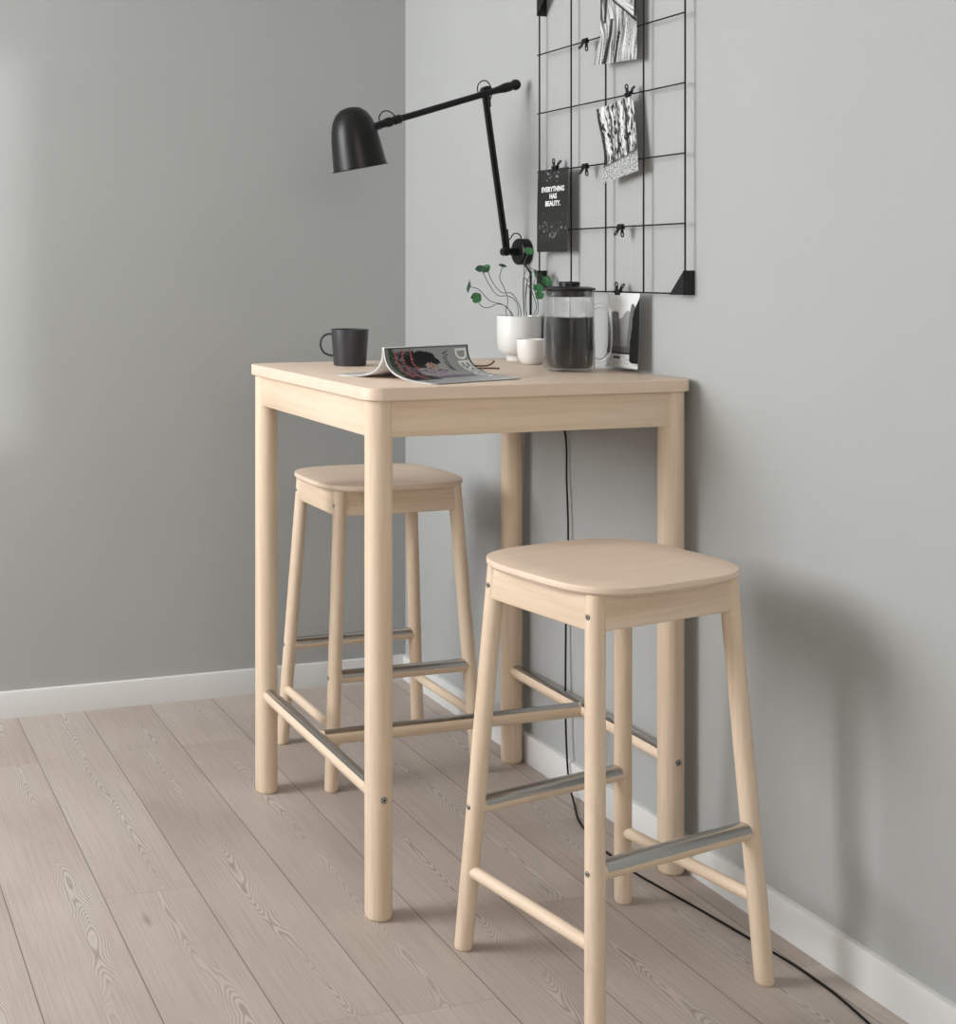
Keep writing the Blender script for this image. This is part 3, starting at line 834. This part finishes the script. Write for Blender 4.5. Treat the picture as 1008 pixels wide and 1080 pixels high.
finish(bm, 'spine', page_m, mag, 40)
# title reading down the cover along its far edge, and cover lines
def cov_xf(u0, v0, ang=0):
    # text x runs ridge -> free edge, text y runs towards the far end
    def f(x, y, z):
        v = v0+x/0.2085; u = u0+y/LEN
        v = min(0.995, max(0, v)); u = min(0.999, max(0, u))
        p = cover_S(u, v); return p+Vector((0, 0, 0.00035+z))+n_*(-0.00035)
    return f
bm = text_mesh('DESIGN', 0.049, 0.0001, cov_xf(0.832, 0.030), bold=0.0006, sx=0.86, sub=4, align='LEFT')
finish(bm, 'title_lettering', white_ink, front, 20)['label'] = 'white title capitals'
bm = text_mesh('Vossen', 0.025, 0.0001, cov_xf(0.67, 0.06), sx=0.85, sub=3, align='LEFT')
finish(bm, 'script_lettering', dark_ink, front, 20)
rs = random.Random(11)
for k, (u0, v0, n) in enumerate(((0.105, 0.05, 14), (0.185, 0.035, 17), (0.285, 0.03, 9))):
    bm = bmesh.new()
    x = 0.0
    for q_ in range(n):
        w_ = rs.uniform(0.004, 0.007)
        fx = cov_xf(u0+rs.uniform(-0.004, 0.004), v0)
        hgt = rs.uniform(0.004, 0.009)
        poly = [(x, 0), (x+w_, 0), (x+w_*0.9, hgt), (x+0.001, hgt)]
        prism(bm, poly, lambda p: fx(p[0], p[1], 0), lambda p: fx(p[0], p[1], 0.0002))
        x += w_+0.0016
    finish(bm, 'cover_line', red_ink, front, 20)['label'] = 'red cover lines'

# ------------------------------------------------------------------ eyeglasses behind the magazine
gls = thing('eyeglasses', 'thin brown eyeglasses lying half hidden behind the magazine', 'eyeglasses', (-0.29, 0.43, ZT0))
gd = Vector((0.954, -0.30, 0)).normalized(); gn = Vector((0.30, 0.954, 0)).normalized()
def GP(a, b, z): return gd*a+gn*b+Vector((0, 0, z))
for b0, b1, hook in ((-0.050, -0.050, False), (0.045, 0.030, True)):
    bm = bmesh.new()
    p = [GP(-0.075, b0, 0.004), GP(-0.03, b0, 0.0035), GP(0.018, b1, 0.0035)]
    p += [GP(0.035, b1+0.004, 0.006), GP(0.046, b1+0.012, 0.014)] if hook else [GP(0.040, b1, 0.003)]
    tube(bm, catmull(p, 8), 0.0021, 10); finish(bm, 'temple', brown_m, gls)
for cy_ in (-0.028, 0.024):
    ring = [GP(-0.082-0.004*math.cos(2*PI*k/28), cy_+0.022*math.cos(2*PI*k/28), 0.0195+0.0175*math.sin(2*PI*k/28)) for k in range(28)]
    bm = bmesh.new(); tube(bm, ring, 0.0016, 8, closed=True); rim = finish(bm, 'rim', brown_m, gls)
    bm = bmesh.new()
    prism(bm, ring, lambda p: Vector(p)-gd*0.0005, lambda p: Vector(p)+gd*0.0005); finish(bm, 'lens', lens_m, rim)
bm = bmesh.new(); tube(bm, catmull([GP(-0.082, -0.008, 0.023), GP(-0.086, -0.002, 0.0265), GP(-0.082, 0.004, 0.023)], 6), 0.0015, 8); finish(bm, 'bridge', brown_m, gls)

# ------------------------------------------------------------------ coffee press
cx_, cy_ = -0.1326, 0.2893
press = thing('coffee_press', 'glass coffee press with black lid and glass handle, filled with coffee', 'coffee press', (cx_, cy_, ZT0))
RG = 0.0575
bm = bmesh.new()
outer = [(0.0002, 0.0005), (0.040, 0.0005), (0.050, 0.0012), (0.0550, 0.004), (RG, 0.010), (RG+0.0005, 0.030), (RG-0.001, 0.090), (RG-0.002, 0.150), (RG-0.0022, 0.180), (RG-0.0018, 0.1835)]
innr = [(RG-0.0042, 0.1835), (RG-0.0048, 0.178), (RG-0.0045, 0.150), (RG-0.0040, 0.090), (RG-0.0036, 0.030), (RG-0.0060, 0.014), (0.048, 0.0080), (0.035, 0.0065), (0.0002, 0.0060)]
lathe(bm, outer+innr, 72)
body = finish(bm, 'glass_body', glass_m, press, 40)
bm = bmesh.new()
lathe(bm, [(0.0002, 0.0068), (0.035, 0.0072), (0.0465, 0.0088), (0.0505, 0.015), (0.0530, 0.032), (0.0527, 0.090), (0.0523, 0.1240), (0.0002, 0.1240)], 64)
finish(bm, 'coffee', coffee_m, press, 40)
bm = bmesh.new()
lathe(bm, [(0.0002, 0.170), (0.0485, 0.170), (0.0502, 0.172), (0.0502, 0.1840), (0.0575, 0.1850), (0.0590, 0.1870), (0.0580, 0.1895), (0.046, 0.1930), (0.0225, 0.1940), (0.0225, 0.1960), (0.0240, 0.1975), (0.0240, 0.2020), (0.0215, 0.2045), (0.0002, 0.2050)], 64)
finish(bm, 'lid', black_plastic, press, 30)
bm = bmesh.new(); cyl(bm, (0, 0, 0.030), (0, 0, 0.170), 0.0022, seg=12)
finish(bm, 'plunger_rod', steel, press)
bm = bmesh.new(); lathe(bm, [(0.0002, 0.027), (0.049, 0.027), (0.049, 0.030), (0.0002, 0.030)], 48); finish(bm, 'filter_disc', steel, press)
hv = Vector((0.93, -0.36, 0)).normalized()
pts = [hv*(RG-0.002)+Vector((0, 0, 0.147)), hv*(RG+0.012)+Vector((0, 0, 0.1505)), hv*(RG+0.026)+Vector((0, 0, 0.146)), hv*(RG+0.0335)+Vector((0, 0, 0.134)), hv*(RG+0.0345)+Vector((0, 0, 0.100)), hv*(RG+0.0335)+Vector((0, 0, 0.055)), hv*(RG+0.027)+Vector((0, 0, 0.033)), hv*(RG+0.013)+Vector((0, 0, 0.0235)), hv*(RG-0.001)+Vector((0, 0, 0.026))]
bm = bmesh.new(); tube(bm, catmull(pts, 6), 0.0052, 16, rr=lambda t: 0.0052+0.0018*(abs(2*t-1)**6))
finish(bm, 'handle', glass_m, press)

# ------------------------------------------------------------------ bowl and potted plant
bowl = bmesh.new()
lathe(bowl, [(0.0002, 0.0), (0.020, 0.0), (0.0225, 0.0008), (0.028, 0.007), (0.0325, 0.020), (0.0350, 0.040), (0.0360, 0.0605), (0.0357, 0.0617), (0.0347, 0.0617), (0.0340, 0.0605), (0.0328, 0.040), (0.030, 0.020), (0.024, 0.007), (0.015, 0.004), (0.0002, 0.004)], 56)
b = finish(bowl, 'bowl', bowl_m, None, 40, (-0.1009, 0.5138, ZT0))
tag(b, 'small warm white porcelain cup without handle, between plant pot and coffee press', 'bowl')

px_, py_ = -0.0640, 0.6370
plant = thing('potted_plant', 'round-leaved green plant with long thin stems in a white footed pot', 'plant', (px_, py_, ZT0))
bm = bmesh.new()
lathe(bm, [(0.0002, 0.0), (0.0310, 0.0), (0.0322, 0.001), (0.0322, 0.012), (0.0330, 0.0135), (0.044, 0.019), (0.0515, 0.030), (0.0545, 0.045), (0.0556, 0.070), (0.0560, 0.1135), (0.0556, 0.1148), (0.0540, 0.1148), (0.0534, 0.1135), (0.0528, 0.070), (0.050, 0.045), (0.042, 0.026), (0.0002, 0.022)], 64)
finish(bm, 'pot', pot_m, plant, 35)
bm = bmesh.new(); lathe(bm, [(0.0002, 0.080), (0.0525, 0.080), (0.0528, 0.104), (0.030, 0.1065), (0.0002, 0.1075)], 40); finish(bm, 'soil', soil_m, plant)

def PL(x, y, z): return Vector((x-px_, y-py_, z-ZT0))
def leaf(center, normal, r, m, spin=0.0, asp=1.0):
    """round shield leaf: shallow dish with wavy rim"""
    bm = bmesh.new(); q_ = Vector(normal).normalized().to_track_quat('Z', 'Y').to_matrix().to_4x4()
    M = Matrix.Translation(center) @ q_ @ Matrix.Rotation(spin, 4, 'Z')
    rows = []
    for side in (0, 1):
        rr_ = [0.02, 0.35, 0.7, 0.93, 1.0] if side == 0 else [0.985, 0.93, 0.7, 0.35, 0.02]
        for f in rr_:
            row = []
            for k in range(28):
                a = 2*PI*k/28; w = 1+0.05*math.sin(5*a)*f
                z = 0.18*r*f*f+0.06*r*f*math.sin(3*a+spin)-(0.0005 if side else 0)
                notch = 1-0.35*f*math.exp(-((a-PI)/0.16)**2)
                row.append(M @ Vector((r*f*w*notch*math.cos(a), asp*r*f*w*notch*math.sin(a), z)))
            rows.append(row)
    rings(bm, rows); return finish(bm, 'leaf', m, plant, 60)
def stem(pts):
    bm = bmesh.new(); tube(bm, catmull([PL(*p) for p in pts], 8), 0.0009, 6); finish(bm, 'stem', stem_m, plant)
LV = [  # (tip x, y, z), normal, radius, material, spin, aspect
    ((-0.2050, 0.600, 1.2115), (-0.45, -0.85, 0.25), 0.0135, leaf_m, 0.4, 1.0),
    ((-0.2280, 0.590, 1.2400), (-0.93, 0.28, 0.10), 0.0190, leaf_dk, 0.9, 0.7),
    ((-0.1930, 0.600, 1.2830), (-0.35, -0.50, 0.80), 0.0135, leaf_dk, 1.9, 1.0),
    ((-0.1740, 0.605, 1.2840), (-0.75, -0.35, 0.45), 0.0125, leaf_m, 0.2, 1.0),
    ((-0.1265, 0.610, 1.2905), (0.10, -0.32, 0.93), 0.0140, leaf_dk, 0.5, 0.8),
    ((-0.0560, 0.600, 1.3280), (-0.55, -0.55, 0.60), 0.0150, leaf_m, 2.6, 0.7),
    ((-0.0540, 0.560, 1.2360), (-0.50, -0.80, 0.35), 0.0115, leaf_m, 1.0, 1.1),
    ((-0.0560, 0.550, 1.2180), (-0.55, -0.80, 0.10), 0.0120, leaf_m, 0.1, 0.85),
    ((-0.0310, 0.560, 1.2530), (-0.40, -0.88, 0.20), 0.0130, leaf_m, 0.8, 1.0),
    ((-0.0480, 0.580, 1.2730), (-0.93, 0.35, 0.05), 0.0150, leaf_dk, 0.0, 0.7),
    ((-0.0350, 0.575, 1.2700), (-0.95, 0.20, 0.10), 0.0110, leaf_dk, 0.0, 0.8),
]
for c, nn, r, m_, sp, asp in LV: leaf(PL(*c), nn, r, m_, sp, asp)
ZS = 1.153
stem([(-0.085, 0.628, ZS), (-0.107, 0.618, 1.185), (-0.140, 0.608, 1.196), (-0.165, 0.604, 1.188), (-0.188, 0.601, 1.190), (-0.205, 0.600, 1.209)])
stem([(-0.078, 0.630, ZS), (-0.098, 0.620, 1.176), (-0.128, 0.610, 1.195), (-0.168, 0.600, 1.205), (-0.200, 0.594, 1.232), (-0.226, 0.591, 1.240)])
stem([(-0.070, 0.630, ZS), (-0.078, 0.622, 1.195), (-0.105, 0.614, 1.215), (-0.142, 0.607, 1.218), (-0.168, 0.602, 1.245), (-0.190, 0.600, 1.281)])
stem([(-0.060, 0.632, ZS), (-0.070, 0.624, 1.190), (-0.098, 0.614, 1.222), (-0.130, 0.608, 1.225), (-0.156, 0.606, 1.250), (-0.172, 0.605, 1.282)])
stem([(-0.095, 0.628, ZS), (-0.112, 0.618, 1.175), (-0.110, 0.612, 1.205), (-0.121, 0.610, 1.235), (-0.134, 0.610, 1.262), (-0.127, 0.610, 1.288)])
stem([(-0.050, 0.636, ZS), (-0.056, 0.625, 1.195), (-0.062, 0.615, 1.245), (-0.066, 0.606, 1.300), (-0.056, 0.601, 1.327)])
stem([(-0.042, 0.634, ZS), (-0.056, 0.618, 1.20), (-0.062, 0.600, 1.250), (-0.078, 0.585, 1.262), (-0.066, 0.572, 1.248), (-0.054, 0.562, 1.237)])
stem([(-0.036, 0.632, ZS), (-0.030, 0.610, 1.185), (-0.054, 0.590, 1.225), (-0.074, 0.575, 1.243), (-0.066, 0.560, 1.232), (-0.056, 0.552, 1.219)])
stem([(-0.046, 0.630, ZS), (-0.060, 0.610, 1.19), (-0.068, 0.595, 1.24), (-0.060, 0.58, 1.275), (-0.045, 0.570, 1.272), (-0.032, 0.562, 1.255)])
stem([(-0.052, 0.630, ZS), (-0.066, 0.612, 1.20), (-0.074, 0.600, 1.25), (-0.068, 0.592, 1.284), (-0.058, 0.584, 1.285), (-0.048, 0.580, 1.274)])
stem([(-0.030, 0.636, ZS), (-0.020, 0.620, 1.175), (-0.030, 0.604, 1.205), (-0.048, 0.592, 1.240), (-0.045, 0.582, 1.265), (-0.036, 0.576, 1.270)])

# ------------------------------------------------------------------ light
def area(name, loc, rot, sx, sy, power, col):
    l = bpy.data.lights.new(name, 'AREA'); l.shape = 'RECTANGLE'; l.size = sx; l.size_y = sy
    l.energy = power; l.color = col
    o = bpy.data.objects.new(name, l); COL.objects.link(o); o.location = loc; o.rotation_euler = rot; return o
# daylight through the left window, pointing +x
area('window_daylight', (XL-0.02, (WY0+WY1)/2, (WZ0+WZ1)/2), (0, -PI/2, 0), WZ1-WZ0, WY1-WY0, 118, (0.99, 0.99, 1.0))
# added fill light, set in the unseen opening behind the camera
area('front_fill', ((VX0+VX1)/2, YF-0.02, (VZ0+VZ1)/2), (PI/2, 0, 0), VX1-VX0, VZ1-VZ0, 36, (1.0, 0.94, 0.84))
sl = bpy.data.lights.new('strip_sun', 'SUN'); sl.energy = 0.8; sl.angle = math.radians(1.6); sl.color = (1.0, 0.99, 0.96)  # added low beam that makes the bright strip on the back wall
so = bpy.data.objects.new('strip_sun', sl); COL.objects.link(so); so.rotation_euler = (math.radians(90-4.8), 0, 0)
w = bpy.data.worlds.new('World'); sc.world = w; w.use_nodes = True
w.node_tree.nodes['Background'].inputs[0].default_value = (0.8, 0.87, 1.0, 1)
w.node_tree.nodes['Background'].inputs[1].default_value = 0.5

# ------------------------------------------------------------------ camera
cam = bpy.data.cameras.new('Camera'); co = bpy.data.objects.new('Camera', cam); COL.objects.link(co)
cam.sensor_fit = 'HORIZONTAL'; cam.sensor_width = 36.0
cam.lens = 1422.04*36/1008
cam.shift_x = (504-238.19)/1008; cam.shift_y = -(540-285.56)/1008
co.location = (-1.8069, -2.4224, 1.2795); co.rotation_euler = (PI/2, 0, -0.3038)
cam.clip_start = 0.05
sc.camera = co

sc.view_settings.view_transform = 'Standard'; sc.view_settings.look = 'None'
sc.view_settings.gamma = 1.0; sc.view_settings.use_curve_mapping = False
sc.view_settings.exposure = 0.0
